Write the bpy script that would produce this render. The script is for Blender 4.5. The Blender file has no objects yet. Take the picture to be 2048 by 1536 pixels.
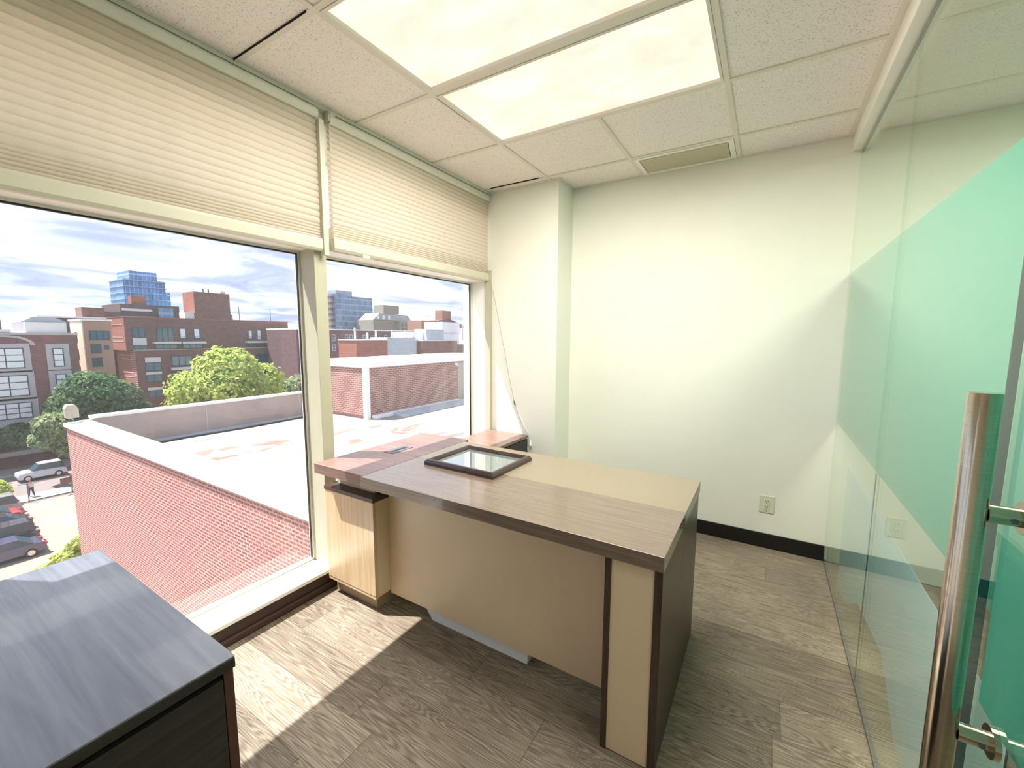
import bpy, bmesh, math, random
from mathutils import Vector, Matrix, noise as mnoise
random.seed(7)
S = bpy.context.scene
COL = S.collection
R = math.radians

# ------------------------------------------------------------------ mesh helpers
class MB:
    def __init__(s): s.v = []; s.f = []; s.sm = False
    def quad(s, *p):
        b = len(s.v); s.v += [tuple(q) for q in p]; s.f.append(tuple(range(b, b+len(p)))); return s
    def box(s, x0, x1, y0, y1, z0, z1):
        b = len(s.v)
        s.v += [(x, y, z) for z in (z0, z1) for y in (y0, y1) for x in (x0, x1)]
        s.f += [tuple(b+i for i in q) for q in ((0,2,3,1),(4,5,7,6),(0,1,5,4),(2,6,7,3),(0,4,6,2),(1,3,7,5))]
        return s
    def prism(s, pts, ax, a, b):
        """pts 2-D outline in the two other axes (cyclic order), extruded along axis ax from a to b"""
        def P(p, t):
            return {0:(t, p[0], p[1]), 1:(p[0], t, p[1]), 2:(p[0], p[1], t)}[ax]
        n = len(pts); o = len(s.v)
        s.v += [P(p, a) for p in pts] + [P(p, b) for p in pts]
        s.f.append(tuple(range(o, o+n))); s.f.append(tuple(range(o+2*n-1, o+n-1, -1)))
        for i in range(n):
            j = (i+1) % n; s.f.append((o+i, o+n+i, o+n+j, o+j))
        return s
    def tube(s, pts, r, n=12, caps=True):
        pts = [Vector(p) for p in pts]; o = len(s.v); up = Vector((0,0,1))
        rr = r if isinstance(r, (list, tuple)) else [r]*len(pts)
        for i, p in enumerate(pts):
            d = (pts[min(i+1,len(pts)-1)] - pts[max(i-1,0)]).normalized()
            a = d.cross(up if abs(d.z) < .95 else Vector((1,0,0))).normalized(); b = d.cross(a)
            for k in range(n):
                t = 2*math.pi*k/n; s.v.append(tuple(p + (a*math.cos(t)+b*math.sin(t))*rr[i]))
        for i in range(len(pts)-1):
            for k in range(n):
                k2 = (k+1) % n; s.f.append((o+i*n+k, o+i*n+k2, o+(i+1)*n+k2, o+(i+1)*n+k))
        if caps:
            s.f.append(tuple(o+k for k in range(n))[::-1]); s.f.append(tuple(o+(len(pts)-1)*n+k for k in range(n)))
        return s
    def build(s, name, mat, parent=None, bevel=0, smooth=False, seg=2):
        me = bpy.data.meshes.new(name); me.from_pydata(s.v, [], s.f)
        bm = bmesh.new(); bm.from_mesh(me)
        if len(s.f) < 3000: bmesh.ops.recalc_face_normals(bm, faces=bm.faces)
        bm.to_mesh(me); bm.free()
        if smooth:
            for p in me.polygons: p.use_smooth = True
        me.materials.append(mat)
        o = bpy.data.objects.new(name, me); COL.objects.link(o)
        if parent: o.parent = parent
        if bevel:
            m = o.modifiers.new('bevel', 'BEVEL'); m.width = bevel; m.segments = seg; m.limit_method = 'ANGLE'; m.angle_limit = R(40)
        if smooth and bevel is not None and len(s.f) < 4000:
            m = o.modifiers.new('split', 'EDGE_SPLIT'); m.split_angle = R(45)
        return o
def box(name, x0, x1, y0, y1, z0, z1, mat, parent=None, bevel=0):
    return MB().box(x0, x1, y0, y1, z0, z1).build(name, mat, parent, bevel)
def tag(o, label=None, cat=None, group=None, kind=None):
    if label: o['label'] = label
    if cat: o['category'] = cat
    if group: o['group'] = group
    if kind: o['kind'] = kind
    return o
def empty(name, loc=(0,0,0), rz=0):
    o = bpy.data.objects.new(name, None); COL.objects.link(o); o.location = loc; o.rotation_euler = (0,0,rz); o.empty_display_size = .05
    return o
# children are built in world coordinates and re-based onto an empty at the thing's base
def thing(name, label, cat, base, parts, group=None):
    e = empty(name, base); tag(e, label, cat, group)
    for p in parts:
        if p.parent is None:
            p.parent = e
            p.data.transform(Matrix.Translation(-Vector(base)))
            for c in p.children: c.data.transform(Matrix.Translation(-Vector(base)))
    return e

# ------------------------------------------------------------------ materials
class N:
    """tiny node-graph writer"""
    def __init__(s, name):
        s.m = bpy.data.materials.new(name); s.m.use_nodes = True; s.t = s.m.node_tree; s.t.nodes.clear()
        s.out = s.t.nodes.new('ShaderNodeOutputMaterial')
    def n(s, typ, ins=None, **kw):
        d = s.t.nodes.new(typ)
        for k, v in kw.items(): setattr(d, k, v)
        for k, v in (ins or {}).items():
            s.set(d.inputs[k], v)
        return d
    def set(s, sock, v):
        if isinstance(v, bpy.types.NodeSocket): s.t.links.new(v, sock)
        else:
            if isinstance(v, (tuple, list)) and len(v) == 3 and sock.type == 'RGBA': v = (*v, 1)
            sock.default_value = v
    def math(s, op, a, b=0.0, c=0.0):
        d = s.t.nodes.new('ShaderNodeMath'); d.operation = op
        s.set(d.inputs[0], a); s.set(d.inputs[1], b); s.set(d.inputs[2], c)
        return d.outputs[0]
    def fres(s, ior):
        # one-sided Fresnel: the pane is thin, so its inner face reflects like its outer face
        bf = s.n('ShaderNodeNewGeometry').outputs['Backfacing']
        return s.n('ShaderNodeFresnel', {'IOR': s.math('ADD', s.math('MULTIPLY', bf, 1/ior-ior), ior)}).outputs[0]
    def pos(s): return s.n('ShaderNodeNewGeometry').outputs['Position']
    def obj(s): return s.n('ShaderNodeTexCoord').outputs['Object']
    def sep(s, v):
        d = s.n('ShaderNodeSeparateXYZ', {0: v}); return d.outputs
    def comb(s, x, y, z=0.0): return s.n('ShaderNodeCombineXYZ', {0: x, 1: y, 2: z}).outputs[0]
    def noise(s, vec, scale, detail=4, rough=.5, dist=0.0):
        return s.n('ShaderNodeTexNoise', {'Vector': vec, 'Scale': scale, 'Detail': detail, 'Roughness': rough, 'Distortion': dist}).outputs['Fac']
    def ramp(s, fac, stops, interp='LINEAR'):
        d = s.n('ShaderNodeValToRGB', {0: fac}); e = d.color_ramp; e.interpolation = interp
        while len(e.elements) < len(stops): e.elements.new(0.5)
        for i, (p, c) in enumerate(stops):
            e.elements[i].position = p
            e.elements[i].color = (*c, 1) if isinstance(c, tuple) else (c, c, c, 1)
        return d.outputs[0]
    def mix(s, f, a, b, blend='MIX'):
        d = s.n('ShaderNodeMix', data_type='RGBA', blend_type=blend)
        s.set(d.inputs[0], f); s.set(d.inputs[6], a); s.set(d.inputs[7], b); return d.outputs[2]
    def bump(s, h, strength=.3, dist=.002):
        return s.n('ShaderNodeBump', {'Height': h, 'Strength': strength, 'Distance': dist}).outputs[0]
    def pr(s, col, rough=.5, metal=0.0, normal=None, spec=.5, coat=0.0, emis=None, estr=0.0):
        ins = {'Base Color': col, 'Roughness': rough, 'Metallic': metal, 'Specular IOR Level': spec}
        if coat: ins['Coat Weight'] = coat; ins['Coat Roughness'] = .05
        if normal is not None: ins['Normal'] = normal
        if emis is not None: ins['Emission Color'] = emis; ins['Emission Strength'] = estr
        return s.n('ShaderNodeBsdfPrincipled', ins).outputs[0]
    def done(s, sh):
        s.t.links.new(sh, s.out.inputs[0]); return s.m

def srgb(r, g, b):
    f = lambda c: (c/255/12.92) if c/255 <= .04045 else ((c/255+.055)/1.055)**2.4
    return (f(r), f(g), f(b))
def plain(name, col, rough=.5, metal=0, spec=.5, var=.04, scale=8, bump=0, coat=0):
    n = N(name); p = n.obj()
    f = n.noise(p, scale, 5, .6)
    c = n.mix(n.ramp(f, [(.3, 0.0), (.7, 1.0)]), tuple(max(0, x*(1-var)) for x in col), tuple(min(1, x*(1+var)) for x in col))
    nm = n.bump(n.noise(p, 250, 3), bump, .001) if bump else None
    return n.done(n.pr(c, rough, metal, nm, spec, coat))
def wood(name, dark, light, axis=0, rough=.35, grain=1.0, coat=0, spec=.5):
    """long fine grain; axis = direction of the grain"""
    n = N(name); x = n.sep(n.obj())
    sc = [70*grain]*3; sc[axis] = 2.2*grain
    v = n.comb(*[n.math('MULTIPLY', x[i], sc[i]) for i in range(3)])
    a = n.noise(v, 1, 6, .65, .3)
    sc2 = [9]*3; sc2[axis] = .8
    v2 = n.comb(*[n.math('MULTIPLY', x[i], sc2[i]) for i in range(3)])
    b = n.noise(v2, 1.2, 2, .45, .4)
    ring = n.math('SINE', n.math('MULTIPLY', b, 55))
    f = n.math('ADD', n.math('MULTIPLY', a, .8), n.math('MULTIPLY', ring, .035))
    c = n.ramp(f, [(.25, dark), (.62, light)])
    return n.done(n.pr(c, rough, 0, n.bump(a, .12, .0006), spec, coat))
def floor_mat():
    n = N('vinyl_plank'); p = n.sep(n.pos())
    W, L = .184, 1.22
    row = n.math('FLOOR', n.math('DIVIDE', n.math('ADD', p[1], 5), W))
    rnd = n.n('ShaderNodeTexWhiteNoise', {'W': row}, noise_dimensions='1D').outputs[0]
    xs = n.math('ADD', n.math('DIVIDE', n.math('ADD', p[0], 9), L), rnd)
    colm = n.math('FLOOR', xs)
    r2 = n.n('ShaderNodeTexWhiteNoise', {'Vector': n.comb(row, colm)}, noise_dimensions='2D')
    pr_ = r2.outputs[0]
    off = n.math('MULTIPLY', pr_, 37.0)
    # cathedral rings: contour lines of a stretched noise
    v = n.comb(n.math('ADD', n.math('MULTIPLY', p[0], 1.05), off), n.math('ADD', n.math('MULTIPLY', p[1], 14.0), off))
    b = n.noise(v, 1.0, 2, .45, .35)
    ring = n.math('SINE', n.math('MULTIPLY', b, 190.0))
    v2 = n.comb(n.math('ADD', n.math('MULTIPLY', p[0], 6), off), n.math('MULTIPLY', p[1], 210))
    fine = n.noise(v2, 1.0, 5, .7)
    f = n.math('ADD', n.math('MULTIPLY', n.math('ADD', ring, 1.0), .085), n.math('MULTIPLY', fine, .80))
    f = n.math('ADD', f, n.math('MULTIPLY', n.math('SUBTRACT', pr_, .5), .16))
    big = n.noise(n.comb(p[0], p[1]), 2.5, 3)
    f = n.math('ADD', f, n.math('MULTIPLY', n.math('SUBTRACT', big, .5), .25))
    c = n.ramp(f, [(.24, srgb(74, 63, 52)), (.50, srgb(125, 113, 98)), (.78, srgb(174, 161, 143))])
    # seams
    fy = n.math('FRACT', n.math('DIVIDE', n.math('ADD', p[1], 5), W)); fx = n.math('FRACT', xs)
    sy = n.math('LESS_THAN', fy, .012); sx = n.math('LESS_THAN', fx, .0022)
    seam = n.math('MAXIMUM', sx, sy)
    c = n.mix(n.math('MULTIPLY', seam, .55), c, srgb(40, 32, 28))
    return n.done(n.pr(c, n.math('ADD', .42, n.math('MULTIPLY', fine, .25)), 0, n.bump(n.math('SUBTRACT', fine, n.math('MULTIPLY', seam, .6)), .35, .0012), .35))
def brick_mat(name, c1, c2, mortar, bw=.2, bh=.067, ms=.012, scl=1.0, stain=None):
    n = N(name); p = n.sep(n.pos())
    v = n.comb(n.math('ADD', p[0], p[1]), p[2])
    t = n.n('ShaderNodeTexBrick', {'Vector': v, 'Color1': c1, 'Color2': c2, 'Mortar': mortar, 'Scale': 1.0/scl, 'Mortar Size': ms,
            'Mortar Smooth': .2, 'Bias': -.1, 'Brick Width': bw, 'Row Height': bh})
    nz = n.noise(v, 1.1, 5, .6)
    c = n.mix(n.ramp(nz, [(.35, 0.0), (.75, .45)]), t.outputs[0], tuple(min(1, x*1.5+.05) for x in c1))
    fine = n.noise(v, 26, 4, .7)
    c = n.mix(n.ramp(fine, [(.45, 0.0), (.62, .55)]), c, mortar)
    return n.done(n.pr(c, .9, 0, n.bump(t.outputs[1], -.4, .006), .2))
def glass_mat(name, tint=(.97, .98, .97), ior=1.5, rough=0.0, veil=0.0):
    n = N(name)
    fr = n.fres(ior)
    tr = n.n('ShaderNodeBsdfTransparent', {'Color': tint}).outputs[0]
    gl = n.n('ShaderNodeBsdfGlossy', {'Color': (1, 1, 1), 'Roughness': rough}).outputs[0]
    mx = n.n('ShaderNodeMixShader', {0: fr, 1: tr, 2: gl}).outputs[0]
    if veil:  # pale scatter mixed in as a glare veil over the view
        f = n.noise(n.pos(), 2.5, 5, .6)
        tl = n.n('ShaderNodeBsdfTranslucent', {'Color': (.9, .92, 1.0)}).outputs[0]
        mx = n.n('ShaderNodeMixShader', {0: n.math('MULTIPLY', n.ramp(f, [(.3, .5), (.7, 1.0)]), veil), 1: mx, 2: tl}).outputs[0]
    return n.done(mx)
def film_mat(name, col, alpha=.8, rough=.25):
    """etched vinyl film on glass: scattering layer, part of the light passes diffusely, glass gloss on top"""
    n = N(name)
    d = n.n('ShaderNodeBsdfDiffuse', {'Color': col}).outputs[0]
    t = n.n('ShaderNodeBsdfTranslucent', {'Color': col}).outputs[0]
    a = n.n('ShaderNodeMixShader', {0: .45, 1: d, 2: t}).outputs[0]
    tr = n.n('ShaderNodeBsdfTransparent', {'Color': (.85, .97, .9)}).outputs[0]
    b = n.n('ShaderNodeMixShader', {0: alpha, 1: tr, 2: a}).outputs[0]
    fr = n.fres(1.35)
    gl = n.n('ShaderNodeBsdfGlossy', {'Color': (1, 1, 1), 'Roughness': rough}).outputs[0]
    return n.done(n.n('ShaderNodeMixShader', {0: n.math('MULTIPLY', fr, .55), 1: b, 2: gl}).outputs[0])
def cloth_mat(name, col, tl=.45):
    n = N(name)
    f = n.noise(n.obj(), 60, 4, .6)
    c = n.mix(f, tuple(x*.94 for x in col), col)
    d = n.n('ShaderNodeBsdfDiffuse', {'Color': c}).outputs[0]
    t = n.n('ShaderNodeBsdfTranslucent', {'Color': c}).outputs[0]
    return n.done(n.n('ShaderNodeMixShader', {0: tl, 1: d, 2: t}).outputs[0])
def leaf_mat(name, c1, c2):
    n = N(name)
    f = n.noise(n.obj(), .9, 4, .7)
    c = n.mix(n.ramp(f, [(.35, 0.0), (.65, 1.0)]), c1, c2)
    d = n.n('ShaderNodeBsdfDiffuse', {'Color': c}).outputs[0]
    t = n.n('ShaderNodeBsdfTranslucent', {'Color': c}).outputs[0]
    return n.done(n.n('ShaderNodeMixShader', {0: .35, 1: d, 2: t}).outputs[0])
def ceiling_mat():
    n = N('mineral_tile'); p = n.pos()
    a = n.noise(p, 150, 3, .6, .6)
    pits = n.ramp(a, [(.36, 1.0), (.42, 0.0)])
    c = n.mix(n.math('MULTIPLY', pits, .55), srgb(242, 234, 230), srgb(160, 146, 136))
    return n.done(n.pr(c, .95, 0, n.bump(n.math('MULTIPLY', pits, -1.0), .5, .002), .1))
def diffuser_mat():
    n = N('light_diffuser'); p = n.sep(n.pos())
    v = n.comb(n.math('MULTIPLY', p[0], 1.0), n.math('MULTIPLY', p[1], 1.6))
    a = n.noise(v, 3.2, 5, .6, .4)
    c = n.ramp(a, [(.36, (1.0, .97, .84)), (.50, (1.0, .90, .72)), (.66, (.98, .82, .64))])
    sp = n.noise(v, 24, 6, .8)
    c = n.mix(n.ramp(sp, [(.64, 0.0), (.72, .35)]), c, (.62, .45, .28))
    vo = n.noise(v, 110, 2, .5)
    c = n.mix(n.ramp(vo, [(.56, 0.0), (.66, .25)]), c, (.8, .66, .48))
    e = n.n('ShaderNodeEmission', {'Color': c, 'Strength': PANEL}).outputs[0]
    return n.done(e)

PANEL = .70
M = {}
M['wall'] = plain('wall_paint', srgb(232, 232, 222), .75, spec=.25, var=.012, scale=3, bump=.12)
M['trimwhite'] = plain('white_enamel', srgb(236, 234, 226), .45, var=.02)
M['alu'] = plain('cream_painted_metal', srgb(216, 215, 202), .5, var=.03)
M['mull'] = plain('olive_cream_mullion', srgb(184, 180, 158), .5, var=.03)
M['blindrail'] = plain('ivory_rail', srgb(202, 197, 178), .45, var=.02)
M['ceil'] = ceiling_mat()
M['grid'] = plain('grid_enamel', srgb(222, 215, 204), .5, var=.02)
M['dark'] = plain('black_vinyl', srgb(14, 12, 12), .4, var=.2)
M['gap'] = plain('void_black', srgb(12, 10, 9), .9)
M['kick'] = plain('brown_vinyl', srgb(62, 42, 36), .55, var=.1)
M['floor'] = floor_mat()
M['vent'] = plain('vent_enamel', srgb(186, 178, 152), .5, var=.02)
M['diff'] = diffuser_mat()
M['walnut'] = wood('desk_walnut', srgb(104, 87, 77), srgb(134, 116, 102), 0, .24, 1.6, spec=.8, coat=.4)
M['walnut_y'] = wood('return_walnut', srgb(98, 70, 64), srgb(150, 118, 108), 0, .28, 1.0, spec=.6)
M['walnut_dark'] = wood('dark_walnut', srgb(52, 34, 30), srgb(92, 68, 58), 0, .4)
M['walnut_v'] = wood('dark_walnut_upright', srgb(50, 36, 30), srgb(86, 68, 54), 2, .35)
M['beige'] = plain('beige_laminate', srgb(226, 202, 170), .38, var=.02, scale=3, spec=.5)
M['beigewood'] = wood('pale_oak_door', srgb(196, 166, 128), srgb(224, 198, 162), 2, .3, .8)
M['beigetop'] = plain('beige_top_laminate', srgb(144, 131, 112), .3, var=.02, scale=3, spec=.6)
M['plinth'] = plain('taupe_plinth', srgb(150, 128, 100), .45)
M['espresso'] = wood('espresso_top_sheen', srgb(78, 80, 90), srgb(110, 113, 124), 0, .26, .5, spec=.9, coat=.5)  # bluish sky sheen put into the base colour, lighter than the sides
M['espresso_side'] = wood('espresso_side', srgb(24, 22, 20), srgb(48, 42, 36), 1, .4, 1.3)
M['brown_edge'] = plain('brown_edge_band', srgb(70, 40, 30), .5)
M['drawer'] = plain('charcoal_drawer', srgb(44, 42, 40), .5)
M['frame'] = plain('mahogany_moulding', srgb(46, 26, 30), .22, var=.2, coat=.6)
M['chrome'] = plain('chrome', srgb(200, 200, 200), .15, metal=1)
M['grommet'] = plain('graphite_plastic', srgb(84, 86, 92), .4)
def steel_mat():
    n = N('brushed_steel'); x = n.sep(n.obj())
    f = n.noise(n.comb(n.math('MULTIPLY', x[0], 20), n.math('MULTIPLY', x[1], 20), n.math('MULTIPLY', x[2], 900)), 1, 4, .7)
    c = n.mix(f, srgb(170, 160, 140), srgb(208, 200, 182))
    return n.done(n.pr(c, .16, 1.0, n.bump(f, .06, .0004)))
M['steel'] = steel_mat()
M['winglass'] = glass_mat('window_pane', (.97, .98, .98), 1.45, 0.0, .014)
M['wallglass'] = glass_mat('green_glass', (.90, .96, .91), 1.5)
M['picglass'] = plain('picture_backing', srgb(120, 135, 140), .02, var=.05, spec=1.0, coat=1)
M['film'] = film_mat('teal_film', srgb(122, 208, 200), .95, .18)
M['film2'] = film_mat('pale_film', srgb(232, 242, 255), .82, .15)
M['glassedge'] = plain('glass_edge', srgb(30, 84, 96), .2)
M['blind'] = cloth_mat('blind_cloth', srgb(242, 234, 222), .58)
M['plate'] = plain('almond_plate', srgb(214, 216, 196), .35)
M['plate_dark'] = plain('outlet_slots', srgb(40, 34, 26), .6)
M['white'] = plain('white_board', srgb(245, 246, 248), .5, var=.01)
M['corr'] = plain('corridor_paint', srgb(150, 164, 146), .7, var=.02)
M['cord'] = plain('cord_nylon', srgb(150, 148, 138), .6)
# outdoors
M['brick'] = brick_mat('red_brick', srgb(132, 58, 52), srgb(106, 44, 40), srgb(196, 168, 158), .21, .07, .015)
M['brick2'] = brick_mat('penthouse_brick', srgb(116, 54, 48), srgb(92, 40, 36), srgb(186, 158, 148), .26, .09, .018)
M['brickC'] = brick_mat('apartment_brick', srgb(112, 76, 72), srgb(100, 66, 64), srgb(122, 90, 86), .6, .25, .03)
M['brickE'] = brick_mat('sunlit_tone_brick', srgb(136, 78, 68), srgb(124, 70, 62), srgb(158, 108, 96), .6, .25, .03)  # sunlight on the apartment's end faces painted in as a lighter brick
M['brickS'] = brick_mat('school_brick', srgb(116, 76, 80), srgb(104, 66, 70), srgb(128, 92, 94), .6, .25, .03)
M['brickD'] = brick_mat('dark_brick', srgb(98, 72, 78), srgb(86, 62, 68), srgb(110, 84, 88), .6, .25, .03)
def roof_mat():
    n = N('roof_membrane'); p = n.sep(n.pos())
    v = n.comb(n.math('MULTIPLY', p[0], .9), n.math('MULTIPLY', p[1], .45))
    a = n.noise(v, 1.0, 7, .62, 1.0)
    b = n.noise(v, .28, 3, .5)
    m = n.math('MULTIPLY', n.ramp(a, [(.50, 0.0), (.60, 1.0)]), n.ramp(b, [(.42, 0.0), (.60, .8)]))
    c = n.mix(m, srgb(150, 145, 140), srgb(104, 78, 66))
    return n.done(n.pr(c, .9, spec=.1))
M['roof'] = roof_mat()
M['coping'] = plain('white_coping', srgb(236, 236, 234), .6, var=.02, scale=2)
M['parapet'] = plain('weathered_concrete', srgb(172, 156, 148), .9, var=.10, scale=1.2)
M['flash'] = plain('metal_flashing', srgb(170, 182, 190), .5, var=.1, scale=2)
M['doorwood'] = plain('grey_plank_door', srgb(160, 152, 138), .8, var=.08)
M['stone'] = plain('limestone', srgb(172, 168, 172), .85, var=.08, scale=.8)
M['pane'] = plain('far_window_pane', srgb(52, 74, 84), .12, var=.3, scale=.4, spec=.8)
M['pane_l'] = plain('blind_drawn_pane', srgb(214, 222, 226), .3, var=.05, scale=.5)
M['winframe'] = plain('navy_frame', srgb(60, 62, 92), .6)
M['panel'] = plain('white_spandrel', srgb(196, 196, 194), .7, var=.04, scale=.5)
M['tan'] = plain('tan_render', srgb(168, 134, 118), .9, var=.04, scale=.5)
M['cream'] = plain('cream_render', srgb(232, 205, 182), .9, var=.04, scale=.5)
M['lightroof'] = plain('light_roofing', srgb(228, 228, 230), .8, var=.04, scale=.5)
M['greyroof'] = plain('grey_roof_metal', srgb(150, 156, 162), .5, var=.08, scale=.5)
M['beigeb'] = plain('beige_stonework', srgb(132, 128, 118), .9, var=.08, scale=.2)
M['copper'] = brick_mat('copper_brick', srgb(136, 98, 82), srgb(124, 90, 76), srgb(146, 116, 102), .6, .25, .03)
M['asphalt'] = plain('asphalt', srgb(112, 102, 100), .95, var=.12, scale=.6)
M['lot'] = plain('pale_concrete', srgb(138, 124, 110), .95, var=.12, scale=.35)
M['walk'] = plain('sidewalk_concrete', srgb(150, 145, 138), .95, var=.05, scale=.6)
M['metal'] = plain('galvanised', srgb(120, 118, 116), .5, metal=.6)
M['trunk'] = plain('bark', srgb(82, 66, 52), .95, var=.2)
M['leafY'] = leaf_mat('yellow_green_leaves', srgb(138, 156, 72), srgb(188, 196, 112))
M['leafD'] = leaf_mat('dark_green_leaves', srgb(60, 86, 62), srgb(112, 132, 92))
M['leafM'] = leaf_mat('grey_green_leaves', srgb(96, 118, 84), srgb(160, 170, 130))
def curtain_mat(name, glassc, slabc, fh, fw, mull=.06):
    n = N(name); p = n.sep(n.pos())
    u = n.math('FRACT', n.math('DIVIDE', n.math('ADD', p[0], p[1]), fw)); w = n.math('FRACT', n.math('DIVIDE', p[2], fh))
    a = n.math('LESS_THAN', w, .2); b = n.math('LESS_THAN', u, .16)
    cell = n.n('ShaderNodeTexWhiteNoise', {'Vector': n.comb(n.math('FLOOR', n.math('DIVIDE', n.math('ADD', p[0], p[1]), fw)), n.math('FLOOR', n.math('DIVIDE', p[2], fh)))}, noise_dimensions='2D').outputs[0]
    g = n.mix(cell, tuple(x*.75 for x in glassc), tuple(min(1, x*1.3) for x in glassc))
    c = n.mix(n.math('MAXIMUM', a, n.math('MULTIPLY', b, .6)), g, slabc)
    return n.done(n.pr(c, .35, spec=.4))
M['bluetower'] = curtain_mat('blue_curtain_wall', srgb(92, 130, 184), srgb(168, 196, 226), 3.0, 1.6)
M['bluetower2'] = curtain_mat('slate_curtain_wall', srgb(100, 126, 156), srgb(140, 160, 184), 3.2, 2.0)
def car_paint(name, c): return plain(name, c, .25, var=.02, coat=1, spec=.6)

# ------------------------------------------------------------------ room shell
H = 2.561
WX, GX, BY, FY = -2.03, .39, 3.186, -2.9          # window front, glass wall, back wall, wall behind the camera
OX = -2.19                                          # pane line
st = lambda o, k='structure': tag(o, kind=k)
fl = MB().box(-2.05, 2.05, FY-.1, 4.9, -.12, 0).build('floor', M['floor']); st(fl)
st(box('wall_back', WX, 2.05, BY, BY+.12, 0, H, M['wall']))
st(box('wall_front', WX-.2, 2.05, FY-.12, FY, 0, H, M['wall']))
st(box('wall_column', WX+.0, -1.385, 2.92, BY, 0, H, M['wall'], bevel=.003))
st(box('baseboard_back', -1.385, GX-.004, BY-.012, BY, 0, .10, M['dark'], bevel=.002))
st(box('baseboard_column', WX, -1.373, 2.908, 2.92, 0, .10, M['dark'], bevel=.002))
# ceiling: tile slab with T-bar grid as its part
T = .6096; X0, X1, X2 = -1.4501, -.8405, -.2309; YS = [1.0172 + T*k for k in range(-6, 4)]
YL = [y for y in YS]
tiles = MB()
xs_edges = [(-2.06, X0), (X0, X1), (X1, X2), (X2, .345)]
ys = [FY] + YS + [BY]
for (a, b) in xs_edges:
    for i in range(len(ys)-1):
        y0, y1 = ys[i], ys[i+1]
        if (a in (X0, X1)) and (abs(y0-1.0172) < 1e-3 or abs(y0-1.6268) < 1e-3): continue     # lights
        if a == X1 and y0 > 2.8: continue                                                       # vent
        tiles.box(a+.006, b-.006, y0+.006, y1-.006, H+.004, H+.02)
ceil = tiles.build('ceiling', M['ceil']); st(ceil)
grid = MB(); w = .012
for x in (X0, X2):
    grid.box(x-w, x+w, FY, BY, H-.002, H+.006)
grid.box(X1-w, X1+w, 2.236, BY, H-.002, H+.006); grid.box(X1-w, X1+w, FY, 1.017, H-.002, H+.006)
for y in YS:
    a = w if abs(y-1.6268) > .01 else .02
    grid.box(-2.06, X0-w, y-w, y+w, H-.0015, H+.006)
    grid.box(X0+w, X2-w, y-a, y+a, H-.0015, H+.006)
    grid.box(X2+w, .345, y-w, y+w, H-.0015, H+.006)
grid.box(-1.385, .345, BY-.02, BY, H-.0015, H+.006); grid.box(.322, .345, FY, BY-.02, H-.002, H+.006)
grid.box(-2.0, -1.385, 2.90, 2.92, H-.0015, H+.006); grid.box(-1.385, -1.365, 2.90, BY-.02, H-.002, H+.006)
grid.box(-2.06, .345, FY, FY+.02, H-.0015, H+.006)
g = grid.build('grid_bars', M['grid'], ceil); tag(g, 'white metal grid bars between the tiles')
g = MB().box(-1.93, -1.50, 2.828, 2.8335, H-.0022, H+.02).box(X0+.0, X0+.003, 1.66, 1.93, H-.0024, H+.01).box(-2.05, X0-.03, 1.0045, 1.008, H-.0024, H+.01).build('tile_gap', M['gap'], ceil)
tag(g, 'dark gap along a tile that sits crooked')
box('roof_slab', -2.3, 2.05, FY-.1, 4.9, H+.16, H+.3, M['trimwhite'], ceil)
# header beam over the glass wall
st(MB().box(.345, .435, FY, BY, 2.475, H+.02).build('beam_right', M['trimwhite'], bevel=.003))
st(box('trim_1', .3905, .4, FY, BY, 2.462, 2.476, M['dark']))

# window wall: sill, kick, mullions, transom, head, jamb
st(box('wall_window_kick', OX-.001, WX+.004, FY, 2.92, -.1, .088, M['kick'], bevel=.002))
st(box('baseboard_window', WX+.004, WX+.022, FY, 2.905, 0, .035, M['kick'], bevel=.006))
st(box('sill_window', OX-.01, WX+.012, FY, 2.92, .090, .110, M['trimwhite'], bevel=.003))
def mullion(name, y0, y1):
    st(MB().prism([(OX, y0+.02), (WX, y0), (WX, y1), (OX, y1-.005), (OX-.05, y1-.015), (OX-.05, y0+.03)], 2, .112, 2.50).build(name, M['mull'], bevel=.002))
mullion('mullion_right', 1.358, 1.428)
mullion('mullion_left', -.075, 0.0)
mullion('mullion_added_bay', -1.508, -1.438)  # unseen rear bay, added so daylight reaches the desk
st(box('jamb_right', OX-.024, WX+.0, 2.915, 2.99, .112, 2.50, M['trimwhite'], bevel=.002))
st(box('trim_2', WX-.003, WX+.05, 2.893, 2.9195, .112, 1.95, M['mull'], bevel=.002))
st(box('jamb_left', OX-.05, WX, FY-.02, FY+.03, .112, 2.50, M['trimwhite'], bevel=.002))
spans = [(FY+.03, -1.49), (-1.46, -.055), (0.02-.012, 1.378), (1.415, 2.915)]  # first span is the added bay behind the camera
st(box('transom_window', OX-.05, WX-.012, FY, 2.92, 1.862, 1.985, M['trimwhite'], bevel=.003))
st(box('lintel_window', OX-.12, WX, FY, 2.99, 2.375, H+.15, M['wall']))
st(box('wall_facade_pier', OX-.14, WX, 2.985, 4.9, -.1, H+.15, M['wall']))
st(box('wall_facade_below', OX-.06, OX-.002, -6, 8, -14.9, .085, M['brick']))
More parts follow.
